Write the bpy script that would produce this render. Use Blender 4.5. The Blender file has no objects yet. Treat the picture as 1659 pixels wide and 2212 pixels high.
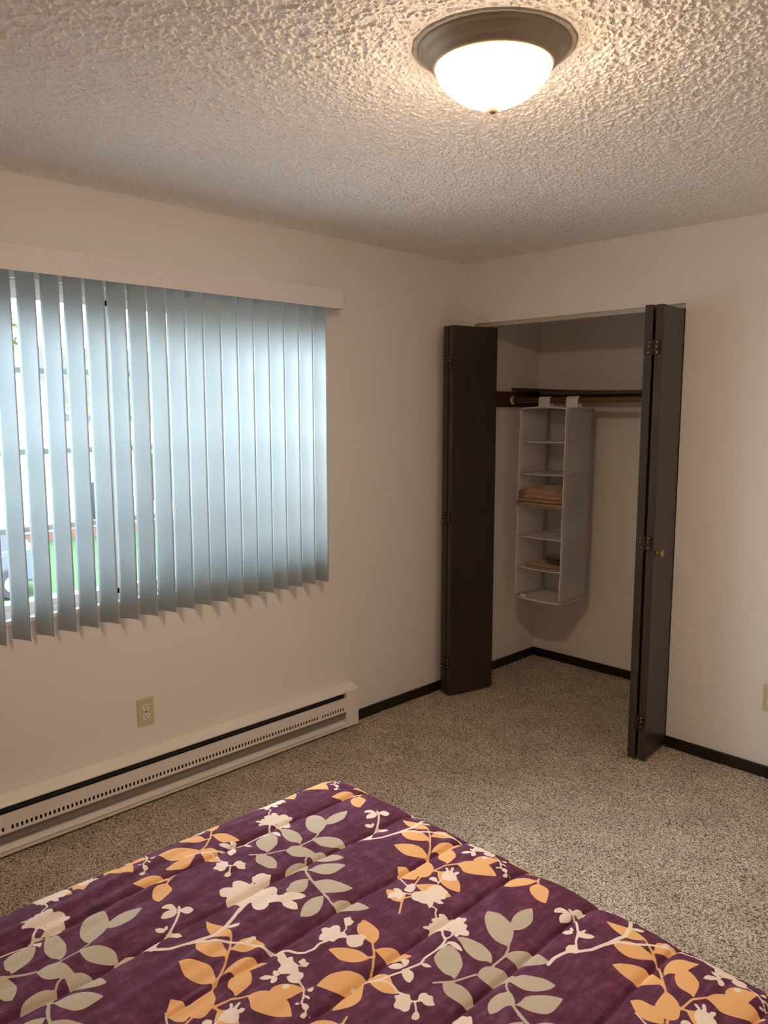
import bpy, bmesh, math, random
import numpy as np
from mathutils import Vector, Matrix

random.seed(7)
rng = np.random.default_rng(7)
S = bpy.context.scene
C = S.collection

# ---------------------------------------------------------------- camera
cd = bpy.data.cameras.new('camera')
cam = bpy.data.objects.new('camera', cd)
C.objects.link(cam)
cd.sensor_fit = 'HORIZONTAL'
cd.sensor_width = 36.0
cd.lens = 36.0 * 1695.4 / 1659.0
cd.clip_start = 0.05
yaw, pit, roll = 0.7936, -0.1287, -0.0007
fw = Vector((-math.sin(yaw) * math.cos(pit), math.cos(yaw) * math.cos(pit), math.sin(pit)))
rt = Vector((math.cos(yaw), math.sin(yaw), 0))
up = rt.cross(fw)
rt2 = rt * math.cos(roll) + up * math.sin(roll)
up2 = -rt * math.sin(roll) + up * math.cos(roll)
cam.matrix_world = Matrix(((rt2.x, up2.x, -fw.x, 2.9294), (rt2.y, up2.y, -fw.y, -3.5291), (rt2.z, up2.z, -fw.z, 1.6193), (0, 0, 0, 1)))
S.camera = cam

# ---------------------------------------------------------------- light and exposure
SKY_COLOR, SKY_STRENGTH = (0.84, 0.93, 1.06), 21.5
LAMP_COLOR, LAMP_STRENGTH = (1.0, 0.715, 0.46), 158.0
w = bpy.data.worlds.new('overcast_sky')
S.world = w
w.use_nodes = True
bg = w.node_tree.nodes['Background']
bg.inputs[0].default_value = (*SKY_COLOR, 1)
wt = w.node_tree
tc_ = wt.nodes.new('ShaderNodeTexCoord')
sx_ = wt.nodes.new('ShaderNodeSeparateXYZ')
ma_ = wt.nodes.new('ShaderNodeMath')      # overcast sky: twice as bright overhead as at the horizon
ma_.operation = 'MULTIPLY_ADD'
ma_.inputs[1].default_value = SKY_STRENGTH / 2
ma_.inputs[2].default_value = SKY_STRENGTH / 2
mx_ = wt.nodes.new('ShaderNodeMath')
mx_.operation = 'MAXIMUM'
mx_.inputs[1].default_value = 0.0
wt.links.new(tc_.outputs['Generated'], sx_.inputs[0])
wt.links.new(sx_.outputs[2], mx_.inputs[0])
wt.links.new(mx_.outputs[0], ma_.inputs[0])
wt.links.new(ma_.outputs[0], bg.inputs[1])
S.view_settings.view_transform = 'Standard'
S.view_settings.look = 'None'
S.view_settings.exposure = 0.0
S.view_settings.gamma = 1.0
S.view_settings.use_curve_mapping = False
try:
    S.cycles.max_bounces = 10
    S.cycles.diffuse_bounces = 7
    S.cycles.transmission_bounces = 8
    S.cycles.transparent_max_bounces = 12
    S.cycles.sample_clamp_indirect = 6.0
except Exception:
    pass

# ---------------------------------------------------------------- materials
def srgb(r, g, b):
    f = lambda c: (c / 255 / 12.92) if c / 255 <= 0.04045 else ((c / 255 + 0.055) / 1.055) ** 2.4
    return (f(r), f(g), f(b), 1)


class NT:
    def __init__(s, name):
        s.m = bpy.data.materials.new(name)
        s.m.use_nodes = True
        s.t = s.m.node_tree
        s.b = s.t.nodes['Principled BSDF']

    def n(s, typ, **k):
        nd = s.t.nodes.new(typ)
        for a, v in k.items():
            if a.startswith('_'):
                nd.inputs[int(a[1:])].default_value = v
            elif a in nd.inputs.keys() if hasattr(nd.inputs, 'keys') else False:
                nd.inputs[a].default_value = v
            else:
                setattr(nd, a, v)
        return nd

    def l(s, a, b):
        s.t.links.new(a, b)

    def set(s, **k):
        for a, v in k.items():
            s.b.inputs[a.replace('_', ' ')].default_value = v
        return s

    def coord(s, scale=(1, 1, 1), out='Object', rot=(0, 0, 0)):
        tc = s.n('ShaderNodeTexCoord')
        mp = s.n('ShaderNodeMapping')
        mp.inputs['Scale'].default_value = scale
        mp.inputs['Rotation'].default_value = rot
        s.l(tc.outputs[out], mp.inputs[0])
        return mp.outputs[0]

    def noise(s, vec, scale, detail=2, rough=0.5):
        nd = s.n('ShaderNodeTexNoise')
        nd.inputs['Scale'].default_value = scale
        nd.inputs['Detail'].default_value = detail
        nd.inputs['Roughness'].default_value = rough
        s.l(vec, nd.inputs['Vector'])
        return nd.outputs['Fac']

    def ramp(s, fac, stops):
        nd = s.n('ShaderNodeValToRGB')
        e = nd.color_ramp.elements
        while len(e) < len(stops):
            e.new(0.5)
        for i, (p, c) in enumerate(stops):
            e[i].position = p
            e[i].color = c if len(c) == 4 else (*c, 1)
        s.l(fac, nd.inputs[0])
        return nd.outputs[0]

    def mix(s, fac, a, b):
        nd = s.n('ShaderNodeMix')
        nd.data_type = 'RGBA'
        for sock, v in ((nd.inputs[0], fac), (nd.inputs[6], a), (nd.inputs[7], b)):
            if hasattr(v, 'links'):
                s.l(v, sock)
            else:
                sock.default_value = v
        return nd.outputs[2]

    def math(s, op, a, b=None, c=None, clamp=False):
        nd = s.n('ShaderNodeMath')
        nd.operation = op
        nd.use_clamp = clamp
        for i, v in enumerate((a, b, c)):
            if v is None:
                continue
            if hasattr(v, 'links'):
                s.l(v, nd.inputs[i])
            else:
                nd.inputs[i].default_value = v
        return nd.outputs[0]

    def bump(s, h, dist, strength=1.0, prev=None):
        nd = s.n('ShaderNodeBump')
        nd.inputs['Strength'].default_value = strength
        nd.inputs['Distance'].default_value = dist
        s.l(h, nd.inputs['Height'])
        if prev is not None:
            s.l(prev, nd.inputs['Normal'])
        s.l(nd.outputs[0], s.b.inputs['Normal'])
        return nd.outputs[0]


def plain(name, col, rough=0.5, metal=0.0, var=0.06, scale=30, bump=0.0):
    """A procedural material: a base colour with a little noise in it."""
    t = NT(name)
    v = t.coord()
    f = t.noise(v, scale, 3)
    a = tuple(c * (1 - var) for c in col[:3]) + (1,)
    b = tuple(min(1, c * (1 + var)) for c in col[:3]) + (1,)
    t.l(t.ramp(f, [(0.3, a), (0.7, b)]), t.b.inputs['Base Color'])
    t.set(Roughness=rough, Metallic=metal)
    if bump:
        t.bump(f, bump)
    return t.m


def m_wall():
    t = NT('painted_wall')
    v = t.coord()
    f = t.noise(v, 110, 3, 0.6)
    g = t.noise(v, 3, 2)
    t.l(t.ramp(g, [(0.2, WALL_A), (0.8, WALL_B)]), t.b.inputs['Base Color'])
    t.set(Roughness=0.55)
    t.bump(f, 0.0016, 0.55)
    return t.m


WALL_A, WALL_B = (0.86, 0.81, 0.765, 1), (0.88, 0.83, 0.785, 1)
M = {}
M['wall'] = m_wall()


def m_ceiling():
    t = NT('popcorn_ceiling')
    v = t.coord()
    vo = t.n('ShaderNodeTexVoronoi')
    vo.inputs['Scale'].default_value = 95
    t.l(v, vo.inputs['Vector'])
    n1 = t.noise(v, 75, 3, 0.6)
    n2 = t.noise(v, 260, 2, 0.5)
    a = t.math('MULTIPLY', t.math('SUBTRACT', 0.6, vo.outputs['Distance'], clamp=True), 0.9)
    a = t.math('ADD', a, t.math('MULTIPLY', n1, 1.6))
    a = t.math('ADD', a, t.math('MULTIPLY', n2, 0.5))
    t.l(t.ramp(n1, [(0.3, (0.84, 0.80, 0.75, 1)), (0.6, (0.90, 0.86, 0.81, 1))]), t.b.inputs['Base Color'])
    t.set(Roughness=0.9)
    t.bump(a, 0.003, 0.7)
    return t.m


M['ceiling'] = m_ceiling()


def m_carpet():
    t = NT('carpet_pile')
    v = t.coord()
    vo = t.n('ShaderNodeTexVoronoi')
    vo.inputs['Scale'].default_value = 210
    t.l(v, vo.inputs['Vector'])
    n1 = t.noise(v, 170, 3, 0.7)
    n2 = t.noise(v, 5, 3, 0.6)
    c = t.ramp(n1, [(0.38, srgb(64, 50, 40)), (0.46, srgb(176, 158, 138)), (0.60, srgb(238, 224, 204))])
    c2 = t.ramp(n2, [(0.3, (0.78, 0.76, 0.74, 1)), (0.62, (1, 1, 1, 1))])
    nd = t.n('ShaderNodeMix')
    nd.data_type = 'RGBA'
    nd.blend_type = 'MULTIPLY'
    nd.inputs[0].default_value = 1
    t.l(c, nd.inputs[6])
    t.l(c2, nd.inputs[7])
    t.l(nd.outputs[2], t.b.inputs['Base Color'])
    t.set(Roughness=1.0)
    h = t.math('ADD', t.math('MULTIPLY', n1, 1.5), t.math('MULTIPLY', vo.outputs['Distance'], -0.6))
    t.bump(h, 0.005, 0.8)
    return t.m


M['carpet'] = m_carpet()


def m_wood(name, a, b, rough, scale=6, spec=0.5):
    t = NT(name)
    v = t.coord((9, 9, 0.9))
    f = t.noise(v, scale, 5, 0.6)
    t.l(t.ramp(f, [(0.3, a), (0.7, b)]), t.b.inputs['Base Color'])
    t.set(Roughness=rough)
    t.b.inputs['Specular IOR Level'].default_value = spec
    t.bump(f, 0.0006, 0.4)
    return t.m


M['door'] = m_wood('dark_stained_wood', srgb(50, 41, 36), srgb(63, 52, 45), 0.36)
M['base'] = m_wood('dark_trim_wood', srgb(22, 17, 15), srgb(34, 26, 22), 0.4)
M['cleat'] = m_wood('stained_cleat_wood', srgb(62, 38, 24), srgb(84, 54, 34), 0.5)
M['rod'] = m_wood('rod_wood', srgb(104, 74, 46), srgb(130, 94, 60), 0.5)
M['white'] = plain('white_vinyl', (0.80, 0.80, 0.79), 0.4, var=0.02)
M['valance'] = plain('cream_valance_vinyl', (0.80, 0.75, 0.76), 0.45, var=0.02)
M['heater'] = plain('cream_enamelled_steel', srgb(240, 232, 224), 0.35, var=0.03, scale=4)
M['heater_dark'] = plain('dark_blue_heating_element', srgb(38, 44, 50), 0.45, var=0.1)
M['heater_grey'] = plain('grey_reflector_steel', srgb(150, 142, 134), 0.35, 0.3)
M['plate'] = plain('almond_plastic', srgb(206, 193, 158), 0.35, var=0.02)
M['recept'] = plain('ivory_plastic', srgb(236, 228, 214), 0.35, var=0.02)
M['black'] = plain('black_slot', (0.012, 0.01, 0.01), 0.6)
M['brass'] = plain('worn_brass', srgb(190, 145, 80), 0.3, 0.9)
M['bronze'] = plain('dark_bronze_hinge', srgb(62, 46, 34), 0.4, 0.6)
M['screw'] = plain('bright_screw', srgb(230, 220, 205), 0.25, 1.0)
M['nickel'] = plain('brushed_nickel', srgb(150, 138, 120), 0.5, 0.35, var=0.05)
M['muntin'] = plain('grey_grid_bar', srgb(196, 202, 206), 0.5)
M['track'] = plain('grey_metal_track', srgb(190, 182, 168), 0.4, 0.3)
M['scar'] = plain('bare_plaster', (0.42, 0.38, 0.33), 0.9, var=0.15, scale=60, bump=0.002)


def m_translucent(name, col, trans, mixf, rough=0.6):
    t = NT(name)
    v = t.coord()
    f = t.noise(v, 300, 2)
    t.l(t.ramp(f, [(0.3, tuple(c * 0.97 for c in col) + (1,)), (0.7, (*col, 1))]), t.b.inputs['Base Color'])
    t.set(Roughness=rough)
    tr = t.n('ShaderNodeBsdfTranslucent')
    tr.inputs[0].default_value = (*trans, 1)
    mx = t.n('ShaderNodeMixShader')
    mx.inputs[0].default_value = mixf
    t.l(t.b.outputs[0], mx.inputs[1])
    t.l(tr.outputs[0], mx.inputs[2])
    t.l(mx.outputs[0], t.t.nodes['Material Output'].inputs[0])
    return t.m


M['slat'] = m_translucent('blind_slat_vinyl', (0.62, 0.70, 0.72), (0.58, 0.70, 0.76), 0.05)
M['fabric'] = m_translucent('white_nonwoven_fabric', (0.88, 0.86, 0.86), (0.94, 0.92, 0.92), 0.66, 0.9)
M['piping'] = plain('white_piping', (0.85, 0.82, 0.8), 0.7)


def m_glass():
    t = NT('window_glass')
    t.t.nodes.remove(t.b)
    g = t.n('ShaderNodeBsdfGlossy')
    g.inputs['Roughness'].default_value = 0.02
    tr = t.n('ShaderNodeBsdfTransparent')
    tr.inputs[0].default_value = (0.95, 0.97, 0.96, 1)
    fr = t.n('ShaderNodeFresnel')
    fr.inputs[0].default_value = 1.25
    mx = t.n('ShaderNodeMixShader')
    t.l(fr.outputs[0], mx.inputs[0])
    t.l(tr.outputs[0], mx.inputs[1])
    t.l(g.outputs[0], mx.inputs[2])
    t.l(mx.outputs[0], t.t.nodes['Material Output'].inputs[0])
    return t.m


M['glass'] = m_glass()


def m_lampglass():
    t = NT('lit_frosted_glass')
    v = t.coord()
    f = t.noise(v, 6, 2)
    t.l(t.ramp(f, [(0.3, (LAMP_COLOR[0] * 0.97, LAMP_COLOR[1] * 0.97, LAMP_COLOR[2] * 0.97, 1)), (0.7, (*LAMP_COLOR, 1))]), t.b.inputs['Emission Color'])
    # glow shaped to fade towards the rim, so the nearby ceiling stays dimmer
    sp = t.n('ShaderNodeSeparateXYZ')
    tc = t.n('ShaderNodeTexCoord')
    t.l(tc.outputs['Generated'], sp.inputs[0])
    t.l(t.math('MULTIPLY_ADD', sp.outputs[2], -LAMP_STRENGTH * 0.974, LAMP_STRENGTH), t.b.inputs['Emission Strength'])
    t.set(Base_Color=(0.9, 0.86, 0.8, 1), Roughness=0.4)
    return t.m


M['lampglass'] = m_lampglass()

# ---------------------------------------------------------------- mesh helpers
class MB:
    """Collects shapes; build() links them as ONE mesh object."""

    def __init__(s):
        s.v, s.f = [], []

    def add(s, vs, fs):
        k = len(s.v)
        s.v += [tuple(q) for q in vs]
        s.f += [tuple(i + k for i in q) for q in fs]
        return s

    def box(s, x0, x1, y0, y1, z0, z1):
        vs = [(x, y, z) for z in (z0, z1) for y in (y0, y1) for x in (x0, x1)]
        return s.add(vs, [(0, 2, 3, 1), (4, 5, 7, 6), (0, 1, 5, 4), (2, 6, 7, 3), (0, 4, 6, 2), (1, 3, 7, 5)])

    def prism(s, pts, z0, z1):
        """pts: xy outline, counter-clockwise."""
        n = len(pts)
        vs = [(x, y, z0) for x, y in pts] + [(x, y, z1) for x, y in pts]
        fs = [tuple(range(n - 1, -1, -1)), tuple(range(n, 2 * n))] + [(i, (i + 1) % n, n + (i + 1) % n, n + i) for i in range(n)]
        return s.add(vs, fs)

    def extrude(s, pts, a0, a1, axis='y'):
        """outline in the plane across `axis`, swept from a0 to a1; pts are (x,z) for y or (y,z) for x"""
        n = len(pts)
        mk = (lambda p, a: (p[0], a, p[1])) if axis == 'y' else (lambda p, a: (a, p[0], p[1]))
        vs = [mk(p, a0) for p in pts] + [mk(p, a1) for p in pts]
        fs = [tuple(range(n)), tuple(range(2 * n - 1, n - 1, -1))] + [(i, n + i, n + (i + 1) % n, (i + 1) % n) for i in range(n)]
        return s.add(vs, fs)

    def tube(s, pts, r, n=10, cap=True):
        pts = [Vector(p) for p in pts]
        k = len(s.v)
        prev = None
        for i, p in enumerate(pts):
            d = (pts[min(i + 1, len(pts) - 1)] - pts[max(i - 1, 0)]).normalized()
            a = d.orthogonal().normalized() if prev is None else (prev - d * prev.dot(d)).normalized()
            prev = a
            b = d.cross(a)
            rr = r[i] if isinstance(r, (list, tuple)) else r
            for j in range(n):
                t = 2 * math.pi * j / n
                s.v.append(tuple(p + (a * math.cos(t) + b * math.sin(t)) * rr))
        for i in range(len(pts) - 1):
            for j in range(n):
                s.f.append((k + i * n + j, k + i * n + (j + 1) % n, k + (i + 1) * n + (j + 1) % n, k + (i + 1) * n + j))
        if cap:
            s.f.append(tuple(k + j for j in range(n - 1, -1, -1)))
            s.f.append(tuple(k + (len(pts) - 1) * n + j for j in range(n)))
        return s

    def lathe(s, prof, n=64, o=(0, 0, 0), close=False):
        """prof: list of (r, z)"""
        k = len(s.v)
        for r, z in prof:
            for j in range(n):
                t = 2 * math.pi * j / n
                s.v.append((o[0] + r * math.cos(t), o[1] + r * math.sin(t), o[2] + z))
        for i in range(len(prof) - 1):
            for j in range(n):
                s.f.append((k + i * n + j, k + i * n + (j + 1) % n, k + (i + 1) * n + (j + 1) % n, k + (i + 1) * n + j))
        return s

    def grid(s, P):
        """P: (n, m, 3) array of points"""
        n, m = P.shape[:2]
        k = len(s.v)
        s.v += [tuple(q) for q in P.reshape(-1, 3)]
        for i in range(n - 1):
            for j in range(m - 1):
                s.f.append((k + i * m + j, k + (i + 1) * m + j, k + (i + 1) * m + j + 1, k + i * m + j + 1))
        return s

    def build(s, name, mat, parent=None, smooth=False, bevel=0, fix=True, loc=None):
        me = bpy.data.meshes.new(name)
        vs = s.v
        if loc is not None:
            vs = [(x - loc[0], y - loc[1], z - loc[2]) for x, y, z in vs]
        me.from_pydata(vs, [], s.f)
        if fix:
            bm = bmesh.new()
            bm.from_mesh(me)
            bmesh.ops.recalc_face_normals(bm, faces=bm.faces)
            bm.to_mesh(me)
            bm.free()
        me.materials.append(mat)
        if smooth:
            me.polygons.foreach_set('use_smooth', [True] * len(me.polygons))
        o = bpy.data.objects.new(name, me)
        C.objects.link(o)
        if loc is not None:
            o.location = loc
        if parent is not None:
            o.parent = parent
            if loc is None:
                o.matrix_parent_inverse = Matrix.Translation(-Vector(parent.location))
        if bevel:
            b = o.modifiers.new('bevel', 'BEVEL')
            b.width = bevel
            b.segments = 2
            b.limit_method = 'ANGLE'
            b.angle_limit = 0.6
        return o


def tag(o, label, cat, group=None, kind=None):
    if label:
        o['label'] = label
    if cat:
        o['category'] = cat
    if group:
        o['group'] = group
    if kind:
        o['kind'] = kind
    return o


def thing(name, loc, label, cat, group=None, kind=None):
    o = bpy.data.objects.new(name, None)
    o.empty_display_size = 0.05
    o.location = loc
    C.objects.link(o)
    return tag(o, label, cat, group, kind)


def struct(name, mb, mat, label=None, **k):
    o = mb.build(name, mat, **k)
    o['kind'] = 'structure'
    if label:
        o['label'] = label
        o['category'] = name.split('_')[0]
    return o

# ---------------------------------------------------------------- measures
H = 2.44
XR, YN = 3.70, -4.45            # right wall, near wall
OPL, OPR, OPT = 0.07, 1.292, 2.101   # closet opening
CT = 0.115                      # closet wall thickness
CD, CXR = 0.75, 1.62            # closet depth and right end
WY0, WY1, WZ0, WZ1 = -3.03, -1.105, 0.848, 2.084   # window opening
MOTIF = {
 'grey': [
  (0,[258,589,269,566,297,540,320,529,338,528,351,532,350,546,341,566,329,583,315,591,284,598]),
  (0,[319,9,309,29,307,50,312,69,319,83,334,64,344,44,344,18,338,4,331,0]),
  (4.5,[346,546,358,527,365,506,365,488,365,468,367,464]),
  (0,[368,507,366,523,375,540,391,554,409,560,435,553,426,536,409,517,396,508,380,506]),
  (0,[264,481,274,492,293,498,317,500,338,494,349,487,360,472,350,471,339,462,322,460,301,465,278,477]),
  (0,[269,455,265,434,269,413,275,404,292,394,314,389,327,393,336,390,334,402,326,425,319,435,301,449,285,454]),
  (0,[327,369,338,381,354,389,370,389,385,384,400,371,391,360,374,355,354,352,339,357]),
  (4.5,[315,356,327,371,339,386,347,407,356,430]),
  (0,[360,430,354,448,360,463,375,472,394,477,412,479,411,463,404,451,398,439,386,429,372,428]),
  (0,[409,461,411,480,418,492,435,501,455,510,477,510,474,493,461,473,446,462,433,459]),
  (0,[434,436,425,437,414,421,413,402,419,384,433,371,440,384,443,406,453,417,446,427]),
  (0,[453,418,455,433,455,449,468,467,486,483,504,492,507,473,508,453,502,438,487,428,473,423,461,422]),
  (4.5,[406,460,412,447,426,436]),
  (4.5,[449,416,474,403,498,397,523,393,548,388,570,384]),
  (0,[485,396,476,385,469,372,470,358,478,347,480,339,489,331,500,340,510,353,511,365,502,381]),
  (0,[501,398,506,412,516,426,530,434,548,440,566,444,579,447,574,425,564,407,549,392,535,388,518,392]),
  (4.5,[451,415,488,401,517,393,549,387,584,379,616,375]),
  (0,[553,382,544,364,544,345,553,325,574,302,586,314,589,334,581,353,569,369]),
  (0,[8,380,9,395,22,411,43,422,59,424,76,423,68,405,51,388,35,376]),
 ],
 'tan': [
  (0,[448,156,472,164,493,173,518,171,532,163,517,147,499,140,475,143]),
  (0,[491,107,494,115,509,134,531,140,551,135,566,123,551,106,530,94,507,97]),
  (0,[520,52,533,70,554,86,577,90,600,82,611,72,593,56,572,43,548,43]),
  (0,[560,142,550,171,558,189,576,198,599,197,590,182,582,161,569,149]),
  (0,[24,93,13,118,13,144,28,162,42,167,56,176,51,152,47,135,40,118,26,108]),
  (0,[46,94,37,110,39,127,50,138,73,126,81,112,85,86,85,80,76,84,57,85]),
  (0,[43,60,43,37,47,12,69,-1,84,4,88,18,79,40,66,53,51,59]),
  (0,[8,576,21,589,39,590,47,592,61,589,75,567,70,560,58,554,42,551,29,557]),
  (0,[101,96,107,115,122,131,135,137,156,142,170,139,194,126,175,107,154,91,134,83,118,90]),
  (0,[122,131,119,148,127,164,142,175,161,182,159,162,156,142,145,128]),
  (0,[90,42,104,53,124,54,144,50,160,38,174,20,152,12,127,14,107,25]),
  (0,[89,549,105,568,125,585,142,585,171,576,162,558,150,534,129,542,112,542]),
  (0,[50,498,69,505,94,513,106,495,108,484,93,477,78,479,63,486]),
  (0,[226,107,224,137,234,159,251,170,269,172,268,151,255,129,241,114]),
  (0,[278,163,273,144,281,128,302,115,318,113,330,116,324,131,312,154,300,162]),
  (4.5,[-52,165,-22,141,6,110,36,70,47,55]),
  (4.5,[551,135,573,123]),
  (4.5,[82,39,86,74,102,97]),
  (4.5,[75,584,83,562,87,550]),
  (4.5,[96,509,111,484,132,455]),
  (4.5,[84,39,94,44]),
  (4.5,[105,499,110,511,122,516]),
  (4.5,[268,169,267,180,279,162]),
  (4.5,[25,74,38,66]),
  (4.5,[267,180,261,193]),
  (0,[93,388,112,391,138,388,155,373,160,358,160,352,134,351,115,353,99,367,96,380]),
  (4.5,[159,352,180,336,204,310,214,293,222,263]),
  (0,[174,344,180,358,193,371,212,378,238,383,233,366,222,345,208,341,192,341]),
  (4.5,[181,319,184,326,187,332]),
  (0,[111,278,119,293,135,309,157,320,184,321,181,304,169,287,148,276,127,277]),
  (0,[168,201,164,222,166,243,181,268,198,279,217,285,221,258,219,237,211,221,192,210]),
  (0,[224,268,222,251,218,226,220,208,228,185,238,197,248,216,248,236,238,251]),
  (0,[218,287,219,301,227,312,243,315,263,304,290,294,279,284,264,276,243,276,230,279]),
 ],
 'white': [
  (7,[436,-34,434,-11,438,7,443,21,459,37,474,59,484,92,490,109]),
  (8,[486,94,492,122,499,144,491,177,478,205,464,229]),
  (6,[-94,94,-82,118,-61,132,-36,156,-7,180,12,189,31,194,41,207,56,224,74,233,85,241,91,260,86,276,91,293]),
  (10,[565,174,562,188,563,194]),
  (0,[498,173,497,187,510,199,514,189,509,179]),
  (0,[391,226,381,234,383,248,393,258,377,270,381,283,397,290,406,290,407,300,392,310,392,319,390,324,395,337,407,341,412,348,424,336,432,325,434,309,442,308,446,318,457,326,470,322,479,313,490,312,492,329,505,347,520,355,530,353,528,339,517,322,535,324,551,314,541,303,522,299,511,302,503,292,497,279,503,274,507,259,499,249,479,250,465,258,463,251,469,235,476,220,470,219,460,231,447,232,433,218,423,221,413,231,403,223]),
  (0,[357,105,353,116,359,129,375,130,382,126,370,118]),
  (0,[382,90,372,103,372,117,382,127,391,117,389,102]),
  (0,[384,134,382,146,388,155,402,156,406,143,398,135]),
  (0,[401,67,402,76,413,82,421,77,414,67,407,66]),
  (0,[407,86,407,93,417,86,416,80]),
  (0,[432,75,434,87,447,95,459,96,456,85,444,76]),
  (0,[429,82,430,92,435,106,437,93,433,82]),
  (0,[441,21,434,31,436,42,447,47,457,38,460,29,451,24]),
  (5,[374,138,394,125,409,109,427,86,432,75,439,58,447,47]),
  (0,[195,457,195,465,201,471,196,478,200,486,192,488,190,494,197,507,189,514,197,522,212,519,213,530,221,538,230,537,238,544,244,538,245,526,257,525,263,513,272,512,279,502,271,495,263,493,266,483,260,482,253,487,243,487,234,484,227,478,220,464,218,453,212,456,209,466,201,460]),
  (4,[193,502,183,510,177,521,166,521]),
  (5,[228,480,240,469,252,462]),
  (4,[252,462,255,477,249,488]),
  (5,[254,461,259,445,261,425,260,393,265,378,256,349,253,336,242,313,235,295,221,273,219,260,214,247]),
  (4,[236,297,253,301,270,300,284,295,291,296]),
  (4,[261,429,265,445,264,460]),
  (0,[259,460,271,469,286,467,301,459,289,456,277,456]),
  (0,[221,332,225,345,236,352,247,349,244,339,232,332]),
  (0,[226,360,232,367,241,370,248,361,249,349,239,355]),
  (0,[249,343,256,349,270,350,281,340,285,324,272,326,260,332]),
  (0,[266,378,273,385,287,385,280,377,272,375]),
  (0,[286,287,291,290,291,300,297,300,304,305,311,300,319,295,323,287,329,278,326,269,316,268,308,264,301,268,297,278,289,282]),
  (0,[321,310,317,321,324,330,329,327,337,331,344,324,354,319,347,310,340,306,332,308,327,305]),
  (0,[341,273,339,282,345,285,353,279,353,270,346,266]),
  (0,[110,515,105,528,114,540,121,552,117,564,122,581,132,585,145,583,156,582,159,571,167,561,161,549,176,547,168,537,155,537,163,524,166,510,152,518,144,512,134,511,122,507]),
  (0,[82,522,78,542,83,551,95,544,101,532,101,521,87,518]),
  (0,[60,509,70,516,84,513,87,506,72,503]),
  (0,[76,475,69,492,79,504,92,512,102,495,97,485,88,490,81,477]),
  (0,[96,5,95,16,105,21,119,10,107,7]),
  (0,[105,40,102,56,116,64,134,57,141,47,134,35,122,29,112,31]),
  (0,[92,65,95,70,106,63,104,58]),
  (0,[110,63,103,76,107,80,114,68,116,60]),
  (0,[123,60,120,71,128,75,130,64]),
  (4,[317,294,327,305]),
  (4,[324,298,335,289,343,282]),
  (4,[29,555,50,545,77,535]),
  (4,[122,7,118,22,116,32]),
  (4,[90,510,107,518]),
  (0,[78,285,67,293,63,304,53,310,55,320,63,323,63,333,72,340,83,335,90,327,97,334,108,330,112,339,125,356,135,358,141,344,147,336,144,323,133,314,120,318,112,327,102,314,103,298,92,295]),
  (0,[62,363,68,376,78,370,86,369,89,354,80,350]),
  (0,[34,204,47,213,61,213,70,208,70,215,74,221,89,211,104,209,119,200,126,204,135,197,138,185,139,179,127,171,114,175,115,187,104,176,92,174,82,179,77,190,62,193,54,199,44,196,33,196]),
  (0,[77,139,79,154,92,161,99,164,92,149,84,142]),
  (0,[77,172,87,174,100,167,96,163,85,165]),
  (0,[105,144,97,154,101,164,110,155,110,147]),
  (0,[97,215,97,229,107,227,108,214]),
  (0,[110,215,109,225,115,229,119,219]),
  (0,[127,154,125,163,133,167,138,161,133,153]),
  (0,[162,183,165,193,165,199,173,189,171,183]),
  (0,[171,172,179,176,187,171,177,170]),
  (0,[174,146,173,154,182,152,178,148]),
  (0,[187,153,187,162,197,161,200,154,194,150]),
  (0,[202,135,199,144,208,145,210,138]),
  (0,[204,149,215,151,215,147]),
  (4,[95,332,91,344,80,352]),
  (3,[97,164,100,176]),
  (3,[103,207,118,218]),
  (4,[138,185,157,181,170,170,181,157,199,152,208,142]),
 ],
 'hole': [
  (0,[415,278,416,281,423,274]),
  (0,[405,292,411,296,410,291]),
  (0,[419,288,419,294,425,287]),
  (0,[410,300,414,307,417,299]),
  (0,[432,265,431,273,435,264]),
  (0,[447,266,452,269,451,265]),
  (0,[442,290,441,297,444,292]),
  (0,[469,303,476,311,475,305]),
  (0,[502,293,506,294,504,291]),
  (0,[486,320,493,324,494,316]),
  (0,[235,490,234,501,239,491]),
  (0,[252,489,255,492,257,489]),
  (0,[238,513,240,519,242,512]),
  (0,[246,498,252,501,250,498]),
  (0,[212,474,216,473,216,470]),
 ],
}
# ---------------------------------------------------------------- room shell
ot = 0.14


def value_noise(nx_, ny_, cell, seed):
    """smooth random field on an nx_ by ny_ grid, `cell` grid steps per lattice cell"""
    g = np.random.default_rng(seed).random((int(nx_ / cell) + 4, int(ny_ / cell) + 4))
    x = np.arange(nx_) / cell
    y = np.arange(ny_) / cell
    i, j = x.astype(int), y.astype(int)
    a, b = x - i, y - j
    a, b = (a * a * (3 - 2 * a))[:, None], (b * b * (3 - 2 * b))[None, :]
    g00, g10 = g[np.ix_(i, j)], g[np.ix_(i + 1, j)]
    g01, g11 = g[np.ix_(i, j + 1)], g[np.ix_(i + 1, j + 1)]
    return (g00 * (1 - a) + g10 * a) * (1 - b) + (g01 * (1 - a) + g11 * a) * b


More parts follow.
